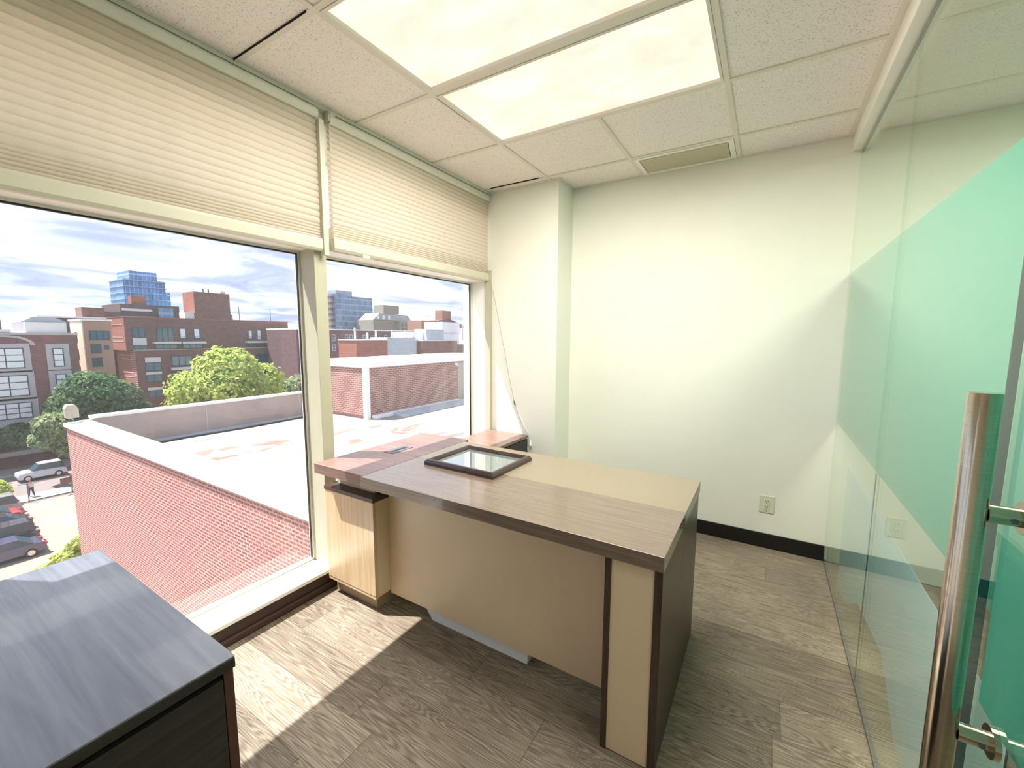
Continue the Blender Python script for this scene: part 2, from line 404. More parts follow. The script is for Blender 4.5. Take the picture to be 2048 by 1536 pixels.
for i, (a, b) in enumerate(spans):
    fr = MB()
    for (z0, z1) in ((.112, 1.862), (1.985, 2.375)):
        t = .012
        fr.box(OX-.022, OX, a, a+t, z0, z1).box(OX-.022, OX, b-t, b, z0, z1).box(OX-.022, OX, a+t, b-t, z0, z0+t).box(OX-.022, OX, a+t, b-t, z1-t, z1)
    wo = fr.build('window_%d' % (i+1), M['trimwhite']); st(wo)
    MB().box(OX-.013, OX+.001, a+.012, b-.012, 1.843, 1.850).box(OX-.013, OX+.001, b-.0155, b-.012, .124, 1.842).build('gasket', M['dark'], wo)
    MB().box(OX-.02, OX-.014, a+.01, b-.01, .12, 1.855).build('pane', M['winglass'], wo)
    MB().box(OX-.02, OX-.014, a+.01, b-.01, 1.99, 2.37).build('pane', M['winglass'], wo)

# ------------------------------------------------------------------ blinds
def blind(label, x, y0, y1, zt, zb, npl, side=None, cordside=None, depth=.015):
    parts = []
    hr = MB().prism([(x-.035, zt), (x+.012, zt), (x+.022, zt+.012), (x+.022, zt+.036), (x+.010, zt+.050), (x-.035, zt+.050)], 1, y0, y1).build('headrail', M['alu'], bevel=.002)
    parts.append(hr)
    # cellular cloth: bulging cells that crowd together towards the rail
    zs = [zt]; h = 1.0; hs = []
    for k in range(npl):
        u = k/npl; hs.append(1.0 if u < .72 else .45)
    tot = sum(hs); z = zt
    prof = []
    for k, hh in enumerate(hs):
        dz = hh/tot*(zt-(zb+.062)); n = 6
        for j in range(n):
            s = j/n; prof.append((x+depth*.5*math.sin(math.pi*s)**.6*(.6+.4*hh) - .004, z-dz*s))
        z -= dz
    prof.append((x-.004, z))
    ny = 40; b = MB(); cols = []
    for i in range(ny+1):
        y = y0+.004+(y1-y0-.008)*i/ny
        w = .0012*math.sin(i*.9)+.001*math.sin(i*2.3)
        for (px, pz) in prof: b.v.append((px+w, y, pz))
    m = len(prof)
    for i in range(ny):
        for j in range(m-1): b.f.append((i*m+j, (i+1)*m+j, (i+1)*m+j+1, i*m+j+1))
    # closed back layer of the cells
    o = len(b.v)
    prof2 = [(2*(x-.012)-px, pz) for px, pz in prof]
    for y in (y0+.004, y1-.004):
        for (px, pz) in prof2: b.v.append((px, y, pz))
    for j in range(m-1): b.f.append((o+j, o+j+1, o+m+j+1, o+m+j))
    f = b.build('fabric', M['blind'], bevel=None, smooth=False); parts.append(f)
    br = MB().prism([(x-.022, zb+.062), (x+.010, zb+.062), (x+.014, zb+.050), (x+.014, zb+.012), (x+.006, zb), (x-.018, zb)], 1, y0, y1).build('bottom_rail', M['blindrail'], bevel=.002)
    parts.append(br)
    hd = MB().box(x+.014, x+.020, (y0+y1)/2-.55, (y0+y1)/2-.50, zb-.012, zb+.004).build('handle_tab', M['blindrail'], br); 
    if side is not None:
        parts.append(box('side_channel', x-.012, x+.020, side, side+.028, zb-.02, zt, M['blindrail'], bevel=.002))
    return thing('window_blind', label, 'blind', (x, y0, zb), parts, 'cellular blinds pulled halfway down')
bl1 = blind('wide cream cellular blind over the left window, with a pale side strip', -2.0, .004, 1.385, 2.490, 1.845, 21, side=1.386)
bl2 = blind('narrow cream cellular blind over the right window beside the column', -2.005, 1.455, 2.905, 2.492, 1.862, 24)
bl0 = blind('cream cellular blind over the window behind the dark cabinet', -2.0, -1.43, -.02, 2.490, 1.845, 24)
# bracket and cord of the right blind (parts of it)
def addpart(root, o):
    o.parent = root; o.data.transform(Matrix.Translation(-root.location)); return o
br = addpart(bl2, MB().tube([(-1.985, 1.448, 2.535), (-1.985, 1.478, 2.535)], .011, 14).box(-2.01, -1.98, 1.440, 1.450, 2.5, 2.545).build('bracket', M['blindrail']))
cp = []
pts = [(-1.975, 2.885, 1.87), (-1.93, 2.885, 1.72), (-1.86, 2.89, 1.40), (-1.79, 2.89, 1.08), (-1.735, 2.89, .87), (-1.66, 2.88, .70), (-1.600, 2.865, .627), (-1.592, 2.86, .60), (-1.592, 2.86, .40)]
addpart(bl2, MB().tube(pts, .0016, 6).build('cord', M['cord'], smooth=True))
pts2 = [(-1.735, 2.892, .868), (-1.66, 2.895, .71), (-1.598, 2.895, .628), (-1.588, 2.895, .58)]
addpart(bl2, MB().tube(pts2, .0014, 6).build('cord', M['white'], smooth=True))
addpart(bl2, MB().tube([(-1.742, 2.888, .893), (-1.736, 2.888, .868), (-1.728, 2.888, .85)], [.003, .007, .004], 10).build('cord_joint', M['grommet'], smooth=True))
addpart(bl2, MB().tube([(-1.588, 2.895, .585), (-1.588, 2.895, .57), (-1.588, 2.895, .535)], [.002, .007, .011], 12).build('tassel', M['white'], smooth=True))
# fascia between blinds and ceiling
st(box('trim_3', WX-.0, -1.992, FY, 2.92, 2.546, H+.004, M['alu'], bevel=.002))

# ------------------------------------------------------------------ ceiling lights and vent
def clight(x0, x1, y0, y1, label, group):
    f = MB(); t = .012; z0, z1 = H-.004, H+.03
    f.box(x0, x0+t, y0, y1, z0, z1).box(x1-t, x1, y0, y1, z0, z1).box(x0+t, x1-t, y0, y0+t, z0, z1).box(x0+t, x1-t, y1-t, y1, z0, z1)
    d = MB().box(x0+t, x1-t, y0+t, y1-t, H+.010, H+.016)
    return thing('ceiling_light', label, 'ceiling light', ((x0+x1)/2, (y0+y1)/2, H-.004),
        [f.build('frame', M['grid']), d.build('diffuser', M['diff'])], group)
clight(X0+.013, X2-.013, 1.0172+.013, 1.6268-.021, 'glowing fluorescent troffer nearer the camera, cut by the top of the photo', 'ceiling troffers over the desk')
clight(X0+.013, X2-.013, 1.6268+.021, 2.2364-.013, 'glowing fluorescent troffer seen whole, nearer the back wall', 'ceiling troffers over the desk')
v = MB(); x0, x1, y0, y1 = X1+.014, X2-.014, 2.846+.014, 3.162; t = .03
v.box(x0, x0+t, y0, y1, H-.004, H+.01).box(x1-t, x1, y0, y1, H-.004, H+.01).box(x0+t, x1-t, y0, y0+t, H-.004, H+.01).box(x0+t, x1-t, y1-t, y1, H-.004, H+.01)
thing('ceiling_vent', 'flat beige air vent in the ceiling by the back wall', 'vent', ((x0+x1)/2, 3.0, H-.004), [
    v.build('frame', M['trimwhite'], bevel=.001), MB().box(x0+t+.006, x1-t-.003, y0+t+.002, y1-t-.006, H-.006, H+.002).build('face_panel', M['vent']),
    MB().box(x0+t, x1-t, y0+t, y1-t, H+.006, H+.009).build('slot', M['gap'])])

# ------------------------------------------------------------------ outlet
def outlet():
    y = BY; x0, x1, z0, z1 = .016, .104, .243, .361
    parts = [MB().prism([(x0, z0), (x1, z0), (x1, z1), (x0, z1)], 1, y-.006, y-.0002).build('cover_plate', M['plate'], bevel=.003)]
    cx = (x0+x1)/2
    face = MB().prism([(cx-.017, z0+.020), (cx+.017, z0+.020), (cx+.017, z1-.020), (cx-.017, z1-.020)], 1, y-.0085, y-.005).build('receptacle', M['plate'], bevel=.002)
    sl = MB()
    for cz in (z0+.040, z1-.040):
        sl.box(cx-.009, cx-.006, y-.0092, y-.008, cz, cz+.009).box(cx+.006, cx+.009, y-.0092, y-.008, cz, cz+.009)
        sl.tube([(cx, y-.0092, cz-.008), (cx, y-.008, cz-.008)], .0028, 10)
    s = sl.build('slots', M['plate_dark']); s.parent = face
    parts += [face] + [MB().tube([(cx, y-.0075, zz), (cx, y-.005, zz)], .003, 10).build('screw', M['chrome']) for zz in (z1-.011, z0+.011)]
    return thing('wall_outlet', 'almond electrical outlet low on the back wall', 'outlet', (cx, y, z0), parts)
outlet()

# ------------------------------------------------------------------ desk
def desk():
    parts = []
    zt, zb = .750, .700
    X_L, X_J, X_R = -1.980, -1.603, -.225
    y0, y1 = 1.255, 2.045
    # main top: walnut strip with a beige inlay behind
    top = MB().box(X_J+.0015, X_R, y0, 1.640, zb, zt).build('desk_top', M['walnut'], bevel=.0012)
    parts.append(top)
    parts.append(tag(MB().box(X_J+.0015, X_R, 1.6405, y1, zb, zt).build('desk_top', M['beigetop'], bevel=.0012), 'beige rear strip of the desk top'))
    # side cabinet top (left block), sits flush with the main top
    parts.append(tag(MB().box(X_L, X_J-.0015, 1.268, 2.095, zb, zt).build('desk_top', M['walnut_y'], bevel=.0012), 'reddish walnut left block of the top'))
    gx, gy = -1.803, 1.69
    gr = MB().box(gx-.036, gx+.036, gy-.082, gy+.082, zt-.003, zt+.0025).build('cable_grommet', M['grommet'], bevel=.001)
    sl = MB().box(gx-.008, gx+.014, gy-.055, gy+.055, zt-.001, zt+.0032).build('slot', M['dark']); sl.parent = gr
    parts.append(gr)
    # left pedestal
    px0, px1, py0, py1 = -1.990, -1.612, 1.330, 2.02
    ped = MB().box(px0, px1, py0+.018, py1, .085, .590).build('pedestal', M['beige'], bevel=.0015)
    parts.append(ped)
    d = MB().box(px0, px1, py0, py0+.017, .098, .590).build('door', M['beigewood'], ped, bevel=.0015)
    d = MB().box(px0, px1, py0+.002, py0+.017, .080, .095).build('rail', M['beigewood'], ped, bevel=.001)
    parts.append(MB().box(px0-.004, px1+.003, py0-.003, py1, .5905, .612).build('cap_board', M['walnut_dark'], bevel=.001))
    parts.append(MB().box(px0+.03, px1-.055, py0+.060, py1-.05, .6125, .6995).build('riser_block', M['beige'], bevel=.001))
    parts.append(MB().box(px0+.015, -1.648, 1.368, py1-.03, 0, .084).build('plinth', M['plinth'], bevel=.001))
    # modesty panel
    parts.append(MB().box(px1+.001, -.4125, 1.430, 1.448, .068, .699).build('modesty_panel', M['beige'], bevel=.0008))
    # right end leg: beige fascia in dark walnut edges, dark side panel
    parts.append(MB().box(-.4120, -.392, 1.268, 1.980, .001, .6995).build('leg_edge', M['walnut_v'], bevel=.0008))
    parts.append(MB().box(-.3915, -.2545, 1.272, 1.288, .004, .6990).build('leg_fascia', M['beige'], bevel=.0008))
    parts.append(MB().box(-.2540, -.2290, 1.268, 2.035, .001, .6995).build('side_panel', M['walnut_v'], bevel=.0008))
    parts.append(MB().box(-.391, -.2545, 1.955, 1.975, .004, .699).build('leg_back', M['walnut_v']))
    # low return cabinet under the window corner
    return thing('office_desk', 'large walnut and beige executive desk in front of the windows', 'desk', (-1.1, 1.64, 0), parts)
desk()
def low_cabinet():
    parts = []
    x0, x1, y0, y1, z = -2.0, -1.605, 2.11, 2.890, .620
    parts.append(MB().box(x0, x1, y0, y1, z-.022, z).build('cabinet_top', M['walnut_y'], bevel=.001))
    parts.append(MB().box(x0+.01, x1-.022, y0+.005, y1-.004, .0, z-.023).build('carcass', M['drawer']))
    for k, (a, b) in enumerate(((y0+.01, 2.496), (2.502, y1-.008))):
        for (za, zb2) in ((.40, z-.030), (.05, .394)):
            d = MB().box(x1-.0215, x1-.004, a, b, za, zb2).build('drawer', M['drawer'], bevel=.001); parts.append(d)
            c = (a+b)/2
            lk = MB().tube([(x1-.006, c, zb2-.06), (x1+.002, c, zb2-.06)], .009, 16).build('lock', M['chrome']); lk.parent = d
    return thing('low_cabinet', 'low walnut-topped cabinet with charcoal drawers in the corner behind the desk', 'cabinet', (-1.8, 2.5, 0), parts)
low_cabinet()
# picture frame on the desk
def picture():
    c = Vector((-1.262, 1.738, .7505)); w2, d2 = .218, .182
    e = empty('picture_frame', c, R(-1.2)); tag(e, 'empty dark mahogany picture frame lying flat on the desk', 'picture frame')
    prof = [(0, 0), (0, .014), (.010, .026), (.020, .028), (.030, .022), (.038, .014), (.040, .008), (.040, 0)]
    b = MB(); n = len(prof)
    for (sx, sy) in ((-1, -1), (1, -1), (1, 1), (-1, 1)):
        for (o, z) in prof: b.v.append((sx*(w2-o), sy*(d2-o), z))
    for i in range(4):
        j = (i+1) % 4
        for k in range(n):
            k2 = (k+1) % n; b.f.append((i*n+k, j*n+k, j*n+k2, i*n+k2))
    b.build('moulding', M['frame'], e, bevel=.001)
    MB().box(-w2+.039, w2-.039, -d2+.039, d2-.039, .002, .008).build('glass', M['picglass'], e)
    f = MB(); a, bb = w2-.040, d2-.040
    for (x0, x1, y0, y1) in ((-a, a, -bb, -bb+.003), (-a, a, bb-.003, bb), (-a, -a+.003, -bb+.003, bb-.003), (a-.003, a, -bb+.003, bb-.003)):
        f.box(x0, x1, y0, y1, .008, .0105)
    f.build('fillet', M['cord'], e)
picture()
# white board lying under the desk
tag(MB().prism([(-1.385, .050), (-1.345, .0), (-.803, .0), (-.800, .030), (-.800, .075), (-1.36, .075)], 1, 1.452, 1.62).build('foam_board', M['white'], bevel=.001),
    'white board lying on the floor under the desk', 'board')

# dark cabinet in the near left corner
def credenza():
    parts = []; z = .700; x0, x1, y0, y1 = -1.856, -.974, -.80, .412
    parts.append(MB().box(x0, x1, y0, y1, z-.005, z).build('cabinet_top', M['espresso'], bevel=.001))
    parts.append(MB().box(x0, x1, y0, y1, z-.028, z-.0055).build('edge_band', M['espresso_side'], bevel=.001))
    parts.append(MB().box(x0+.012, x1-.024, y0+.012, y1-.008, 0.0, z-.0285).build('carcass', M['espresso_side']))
    parts.append(tag(MB().box(x1-.040, x1-.008, y1-.022, y1-.002, .002, z-.029).build('edge_post', M['brown_edge'], bevel=.001), 'red-brown edge post at the corner'))
    for k in range(2):
        a = y0+.014+k*.595; b = a+.588
        d = MB().box(x1-.0235, x1-.006, a, min(b, y1-.024), .06, z-.045).build('door', M['espresso_side'], bevel=.001); parts.append(d)
        h = MB().tube([(x1+.012, a+.52 if k == 0 else a+.06, .40), (x1+.012, a+.52 if k == 0 else a+.06, .52)], .005, 10).box(x1-.007, x1+.012, (a+.517 if k == 0 else a+.057), (a+.523 if k == 0 else a+.063), .41, .416).box(x1-.007, x1+.012, (a+.517 if k == 0 else a+.057), (a+.523 if k == 0 else a+.063), .504, .51).build('handle', M['chrome'])
        h.parent = d
    return thing('credenza', 'dark charcoal wood cabinet in the near left corner by the window', 'cabinet', (-1.4, -.2, 0), parts)
credenza()

# ------------------------------------------------------------------ glass partition and sliding door
FB, FT = .888, 1.795
def pane(i, y0, y1, film=True):
    e = MB().box(GX-.005, GX+.005, y0, y1, .012, 2.474).build('glass_panel', M['wallglass'])
    return e
def partition(label, y0, y1, edge=True):
    e = pane(0, y0, y1); tag(e, label, 'glass panel', 'fixed glass panels of the right-hand wall')
    MB().box(GX+.0055, GX+.0062, y0+.001, y1-.001, FB, FT).build('privacy_film', M['film'], e)
    if edge: MB().box(GX-.0015, GX+.0015, y0-.0008, y0+.0006, .012, FB).build('edge', M['glassedge'], e)
    return e
p1 = partition('fixed glass panel with teal film next to the back wall', 2.072, BY-.002)
p2 = partition('fixed glass panel with teal film between the back panel and the handle', .98, 2.068)
# pale strip stuck low on the outside of the glass
f = MB().prism([(2.70, .088), (2.42, .150), (2.20, .28), (1.78, .34), (1.55, .20), (1.0, .16), (1.0, .745), (2.72, .745)], 0, GX+.0068, GX+.0075)
f.build('pale_film', M['film2'], p2 if 0 else p1)
st(box('trim_4', GX-.004, GX+.008, FY, BY, 0, .011, M['grommet']))
# sliding glass door with ladder pull
DX = .25; DE = .729
door = MB().box(DX-.005, DX+.005, -.30, DE, .02, 2.40).build('door_1', M['wallglass']); st(door)
MB().box(DX+.0055, DX+.0062, -.299, DE-.012, .955, 1.80).build('privacy_film', M['film'], door)
MB().box(DX-.0045, DX+.0045, DE-.0005, DE+.0008, .02, 2.40).build('edge', M['glassedge'], door)
st(box('trim_5', DX-.02, .344, FY, 1.0, 2.40, 2.455, M['alu']))
hx, hy, rb = .2015, .640, .0136
bar = MB().tube([(hx, hy, .845), (hx, hy, .8455), (hx, hy, 1.351), (hx, hy, 1.353)], [rb-.001, rb, rb, rb-.001], 48).build('door_handle', M['steel'], door, smooth=True)
tag(bar, 'brushed steel ladder pull')
for z in (1.222, .960):
    MB().tube([(hx+.012, hy, z), (DX-.006, hy, z)], .0098, 28).build('standoff', M['steel'], bar, smooth=True)
    MB().tube([(DX-.0105, hy, z), (DX-.0052, hy, z)], .0175, 32).build('collar', M['steel'], bar, smooth=True)
    MB().tube([(DX-.018, hy-.0108, z-.002), (DX-.018, hy-.0090, z-.002)], .0030, 12).build('set_screw', M['grommet'], bar)
# corridor behind the glass, with two lamps added to brighten the glass wall
st(box('wall_corridor', 1.90, 2.05, FY, 4.9, 0, H, M['corr']))
st(box('wall_corridor_end', GX+.08, 1.90, 4.78, 4.9, 0, H, M['corr']))
st(MB().box(.436, 1.90, FY, 4.78, H, H+.02).build('ceiling_corridor', M['ceil']))
tg2 = MB().box(.75, 1.36, 1.6, 2.2, H-.008, H-.001).build('diffuser', M['diff'])  # unseen panel, added to brighten the upper glass
thing('ceiling_light', 'added small square light panel in the corridor nearer the back wall', 'ceiling light', (1.05, 1.9, H-.02), [tg2])
l2 = bpy.data.lights.new('added_corridor_lamp', 'AREA'); l2.size = .55; l2.energy = 11; l2.color = (1, .97, .88)  # added lamp under the square panel
o2 = bpy.data.objects.new('added_corridor_lamp', l2); COL.objects.link(o2); o2.location = (1.05, 1.9, H-.03)
tg = MB().box(.75, 1.36, .3, 1.52, H-.008, H-.001).build('diffuser', M['diff']);  # unseen panel, added to brighten the film on the glass
thing('ceiling_light', 'added long light panel in the corridor beyond the sliding glass door', 'ceiling light', (1.05, .9, H-.02), [tg])

# ------------------------------------------------------------------ outdoors
GZ = -15.0
gnd = MB().quad((-400, -120, GZ), (-2.2, -120, GZ), (-2.2, 400, GZ), (-400, 400, GZ)).build('ground', M['asphalt']); st(gnd)
st(MB().box(-60.6, -3, -40, 30, GZ-.2, GZ+.03).build('ground_lot', M['lot']))
st(MB().box(-63.8, -61.2, -60, 60, GZ-.2, GZ+.10).build('sidewalk_near', M['walk']))
st(MB().box(-78.2, -73.8, -60, 60, GZ-.2, GZ+.10).build('sidewalk_far', M['walk']))

# neighbouring brick building with flat roof
def annex():
    y0, xf, zc, zr = 3.64, -18.35, -1.32, -2.26
    P = []
    P.append(MB().box(xf, -2.6, y0, y0+.35, GZ, zc-.10).build('wall', M['brick']))
    P.append(MB().box(xf, xf+.3, y0+.35, 40, GZ, zr).build('wall', M['brick']))
    P.append(MB().box(xf+.3, -2.6, y0+.35, 40, zr-.3, zr).build('roof_deck', M['roof']))
    # stepped white coping: broad outer band with a raised inner kerb
    P.append(MB().box(xf-.05, -2.6, y0-.05, y0+.52, zc-.10, zc+.02).box(xf-.02, -2.6, y0+.28, y0+.52, zc+.02, zc+.045).build('coping', M['coping'], bevel=.01))
    P.append(MB().box(xf, xf+.28, y0+.52, 40, zr, -1.22).build('parapet_wall', M['parapet']))
    P.append(MB().box(xf-.04, xf+.32, y0+.52, 40, -1.22, -1.14).build('parapet_cap', M['coping'], bevel=.01))
    P.append(MB().box(xf+.28, xf+.62, y0+.5, 40, zr, zr+.05).build('gutter_strip', M['flash']))
    for y in (7.3, 11.0, 14.7): P.append(MB().box(xf+.281, xf+.288, y, y+.03, zr+.05, -1.23).build('joint', M['flash']))
    P.append(MB().tube([(xf+.9, 5.0, zr+.03), (xf+.8, 6.5, zr+.04), (xf+.9, 8.5, zr+.03), (xf+.75, 10.5, zr+.04), (xf+.85, 14, zr+.03)], .035, 8).build('drain_hose', M['dark'], smooth=True))
    # small weathered vent stack at the far corner
    P.append(MB().prism([(3.62, -1.14), (3.90, -1.14), (3.90, -.86), (3.84, -.74), (3.66, -.72), (3.60, -.84)], 0, xf-.02, xf+.26).build('vent_stack', M['trunk' if 0 else 'doorwood'], bevel=.02))
    # penthouse
    ax, ay, bx, by, zt = -14.92, 12.19, -17.9, 21.5, .02
    pw = MB().box(bx, ax, ay, by, zr, zt).build('penthouse', M['brick2'])
    P.append(pw)
    c = MB().box(bx-.05, ax+.06, ay-.06, by, zt, zt+.24).build('roof_cap', M['coping'], pw, bevel=.01)
    MB().box(bx+.1, ax-.25, ay+.2, by, zt+.24, zt+.32).build('roof_membrane', M['coping'], pw, bevel=.01)
    MB().box(ax-.16, ax+.07, ay-.07, ay+.14, zr, zt).build('downpipe', M['coping'], pw, bevel=.01)
    MB().box(ax, ax+.05, 18.5, 19.7, zr+.1, -.08).build('door', M['doorwood'], pw)
    MB().box(bx, ax+.02, ay-.02, by, zr, zr+.12).build('tar_strip', M['brickD'], pw)
    MB().box(ax+.02, ax+.34, ay+.2, 18.4, zr, zr+.16).build('flashing', M['coping'], pw, bevel=.03)
    MB().prism([(ax+.3, zr), (ax+1.0, zr), (ax+.3, zr+.16)], 1, ay+1.2, 20.5).build('drip_edge', M['flash'], pw)
    MB().tube([(ax+.10, 18.2, -.12), (ax+.35, 18.1, -.16)], .07, 10).build('wall_lamp', M['flash'], pw)
    return thing('brick_building', 'red brick building next door with a bright flat roof and penthouse', 'building', (-10.5, 3.64, GZ), P)
annex()

# facade helpers: facade faces +X at x; window rectangle lists in (y0,y1,z0,z1)
def win(x, y0, y1, z0, z1, nx, nz, root, pm='pane', fm='winframe', d=.06):
    f = MB().box(x-.02, x+d, y0, y1, z0, z1).build('window', M[fm], root)
    b = MB(); t = .11
    w = (y1-y0-t*(nx+1))/nx; h = (z1-z0-t*(nz+1))/nz
    for i in range(nx):
        for j in range(nz):
            a = y0+t+i*(w+t); c = z0+t+j*(h+t); b.box(x+d, x+d+.02, a, a+w, c, c+h)
    p = b.build('panes', M[pm], root if 0 else f)
    return f
def reb(root, lst):
    pass
def building(name, label, base):
    e = empty(name, (0, 0, 0)); tag(e, label, 'building'); return e

# school
b = building('school_building', 'purple-brown brick school with stone window surrounds, far left', None)
X = -79
MB().box(X-18, X, 4, 17.6, GZ, 1.35).build('wall', M['brickS'], b)
MB().box(X-18.2, X+.2, 3.9, 17.7, 1.35, 1.62).build('coping', M['stone'], b)
MB().box(X-10, X-2, 13.5, 17.2, 1.5, 3.0).build('roof_house', M['panel'], b)
MB().prism([(13.2, 3.0), (17.5, 3.0), (16.2, 3.7), (14.3, 3.7)], 0, X-9.5, X-2.4).build('roof_hood', M['greyroof'], b)
for (a, c, z0, z1, nx) in ((9.7, 12.75, -2.75, -.25, 2), (9.7, 12.85, -6.2, -3.6, 2), (9.6, 12.9, -9.0, -7.0, 3), (15.2, 16.2, -2.75, -.35, 1), (15.2, 16.2, -6.0, -3.7, 1)):
    s = MB().box(X, X+.10, a-.55, c+.55, z0-.5, z1+.55)
    s.build('stone_surround', M['stone'], b)
    win(X+.10, a, c, z0, z1, nx, 3, b, 'pane_l')
ar = MB()
for k in range(12):
    t0, t1 = math.pi*k/12, math.pi*(k+1)/12
    ar.prism([(11.2+2.2*math.cos(t0), .1+1.0*math.sin(t0)), (11.2+2.2*math.cos(t1), .1+1.0*math.sin(t1)), (11.2+2.6*math.cos(t1), .1+1.25*math.sin(t1)), (11.2+2.6*math.cos(t0), .1+1.25*math.sin(t0))], 0, X, X+.12)
ar.build('arch_moulding', M['stone'], b)
for (z0, z1, d) in ((-9.9, -9.5, .35), (-11.0, -10.7, .6), (-12.2, -11.8, .9), (-13.4, -12.9, 1.2)):
    MB().box(X, X+d, 4, 17.2, z0, z1).build('stone_band', M['stone'], b)
# tan building
b = building('tan_building', 'tan apartment house with a cream side wall between the school and the brick block', None)
X = -88
MB().box(X-6, X, 20.45, 23.6, GZ, 3.5).build('wall', M['tan'], b)
MB().box(X-5.9, X-.05, 20.30, 20.45, GZ, 3.45).build('end_wall', M['cream'], b)
MB().box(X-6.2, X+.2, 20.2, 23.7, 3.5, 3.75).build('coping', M['coping'], b)
for (a, c, z0, z1, nx) in ((21.0, 23.3, .6, 2.0, 3), (21.05, 22.2, -1.4, .0, 3), (21.05, 22.2, -3.5, -2.1, 3), (21.05, 22.2, -5.8, -4.4, 3), (22.6, 23.1, -.9, -.2, 1)):
    win(X, a, c, z0, z1, nx, 1, b)
for z in (1.2, -1.4, -4.0):
    MB().box(X-3.4, X-2.8, 20.24, 20.31, z-.9, z+.6).build('window', M['pane'], b)
# low roofs behind
b = building('rooftop_row', 'row of low brown roofs with a small brick bulkhead behind the tan house', None)
X = -116
MB().box(X-6, X, 21, 42, GZ, 4.6).build('wall', M['brickD'], b); MB().box(X-6, X+.3, 20.8, 42, 4.6, 4.9).build('coping', M['coping'], b)
MB().box(X-5, X-1, 27.2, 30.6, 4.9, 6.9).build('bulkhead', M['brickC'], b)
# big apartment block
b = building('apartment_block', 'large stepped red-brown brick apartment block with white balcony strips', None)
X = -104.8
MB().box(X-9, X, 30.0, 61.9, -1.55, 4.75).build('wall', M['brickC'], b)
MB().box(X-9.02, X-.03, 29.95, 30.0, -1.55, 4.7).build('end_wall', M['brickE'], b)  # thin slab in the sunlit tone of the block's brick
MB().box(X-9, X+.9, 31.0, 65.3, GZ, -1.55).build('lower_wall', M['brickC'], b)
MB().box(X-9, X+.87, 30.95, 31.0, GZ, -1.6).build('end_wall', M['brickE'], b)
q = MB()
for z in [GZ+.6+.42*k for k in range(32)]: q.box(X-1.6, X+.86, 30.92, 30.95, z, z+.12)
for (z0) in (3.3, .9, .1, -2.6, -3.4, -6.1, -6.9): q.box(X-6.5, X-1.0, 29.90 if z0 > -1.6 else 30.91, 29.95 if z0 > -1.6 else 30.95, z0, z0+.14)
q.build('corbel_band', M['parapet'], b)
MB().box(X, X+.95, 30.95, 65.35, -1.60, -1.45).build('ledge', M['parapet'], b)
MB().box(X-9.1, X+.08, 29.9, 62.0, 4.75, 4.92).build('coping', M['brickE'], b)
ph = MB().box(X-5.3, X, 41.8, 48.7, 4.75, 10.65).build('penthouse', M['brickC'], b)
MB().box(X-5.32, X-.02, 41.75, 41.8, 4.9, 10.6).build('end_wall', M['brickE'], ph)
for y in (44, 45): MB().tube([(X-1, y, 10.6), (X-1, y, 11.5)], .15, 8).build('vent_pipe', M['metal'], ph)
MB().box(X-1.6, X-.6, 47.2, 48.2, 10.65, 11.2).build('fan_hood', M['panel'], ph)
MB().box(X-3, X-.2, 40.0, 43.5, 4.9, 6.2).build('roof_unit', M['panel'], b)
for y in (41.8, 42.9, 48.9): MB().tube([(X-.6, y, 4.9), (X-.6, y, 6.1)], .45, 10).build('vent_pipe', M['metal'], b)
for y in (51.0, 58.2): MB().tube([(X-1, y, 4.9), (X-1, y, 8.0)], .08, 6).build('antenna', M['metal'], b)
# windows: upper floor, spandrels, balconies
for (a, c, z0, z1, nx, pm) in ((31.0, 33.0, .95, 2.9, 2, 'pane'), (34.8, 37.6, .0, 2.9, 3, 'pane'), (38.7, 39.8, .7, 2.8, 1, 'pane_l'), (41.2, 42.3, .7, 2.8, 1, 'pane_l'),
        (52.2, 53.1, .6, 2.6, 1, 'pane_l'), (54.2, 55.1, .4, 2.7, 1, 'pane_l'), (56.4, 58.6, .4, 2.8, 3, 'pane_l'), (59.2, 61.2, .7, 2.7, 2, 'pane')):
    win(X, a, c, z0, z1, nx, 1, b, pm)
for (a, c) in ((31.0, 33.1), (59.1, 61.3)):
    MB().box(X, X+.15, a, c, -.55, .85).build('spandrel', M['panel'], b); win(X, a, c, -1.5, -.6, 2, 1, b)
for (a, c) in ((34.0, 38.4), (38.7, 43.0), (51.4, 55.0), (55.3, 58.7)):
    bl = MB().box(X, X+1.2, a, c, -.35, .1).build('balcony', M['panel'], b)
    r_ = MB().box(X+1.15, X+1.2, a, c, 1.1, 1.16)
    for k in range(12): yy = a+(c-a)*k/11.0; r_.box(X+1.15, X+1.2, yy-.02, yy+.02, .1, 1.1)
    r_.build('railing', M['metal'], bl)
    win(X, a+.4, c-.3, -1.4, -.4, 3, 1, b)
X2_ = X+.9
for (a, c) in ((32.3, 34.8), (62.3, 64.9)):
    for z in (-3.3, -6.4, -9.5):
        MB().box(X2_, X2_+.15, a, c, z-.7 if z > -3.5 else z, z+.55 if z < -3.5 else z+.3).build('spandrel', M['panel'], b)
        win(X2_, a, c, z-2.4 if z > -3.5 else z-1.5, z-.75 if z > -3.5 else z-.05, 2, 1, b)
for (a, c) in ((36.6, 40.2), (41.6, 45), (47, 50.5), (53, 56.5), (59.0, 61.0)):
    for z in (-4.9, -8.2, -11.4):
        win(X2_, a, c, z, z+2.0, 3, 1, b); MB().box(X2_, X2_+.8, a-.3, c, z-.8, z-.3).build('balcony', M['panel'], b)
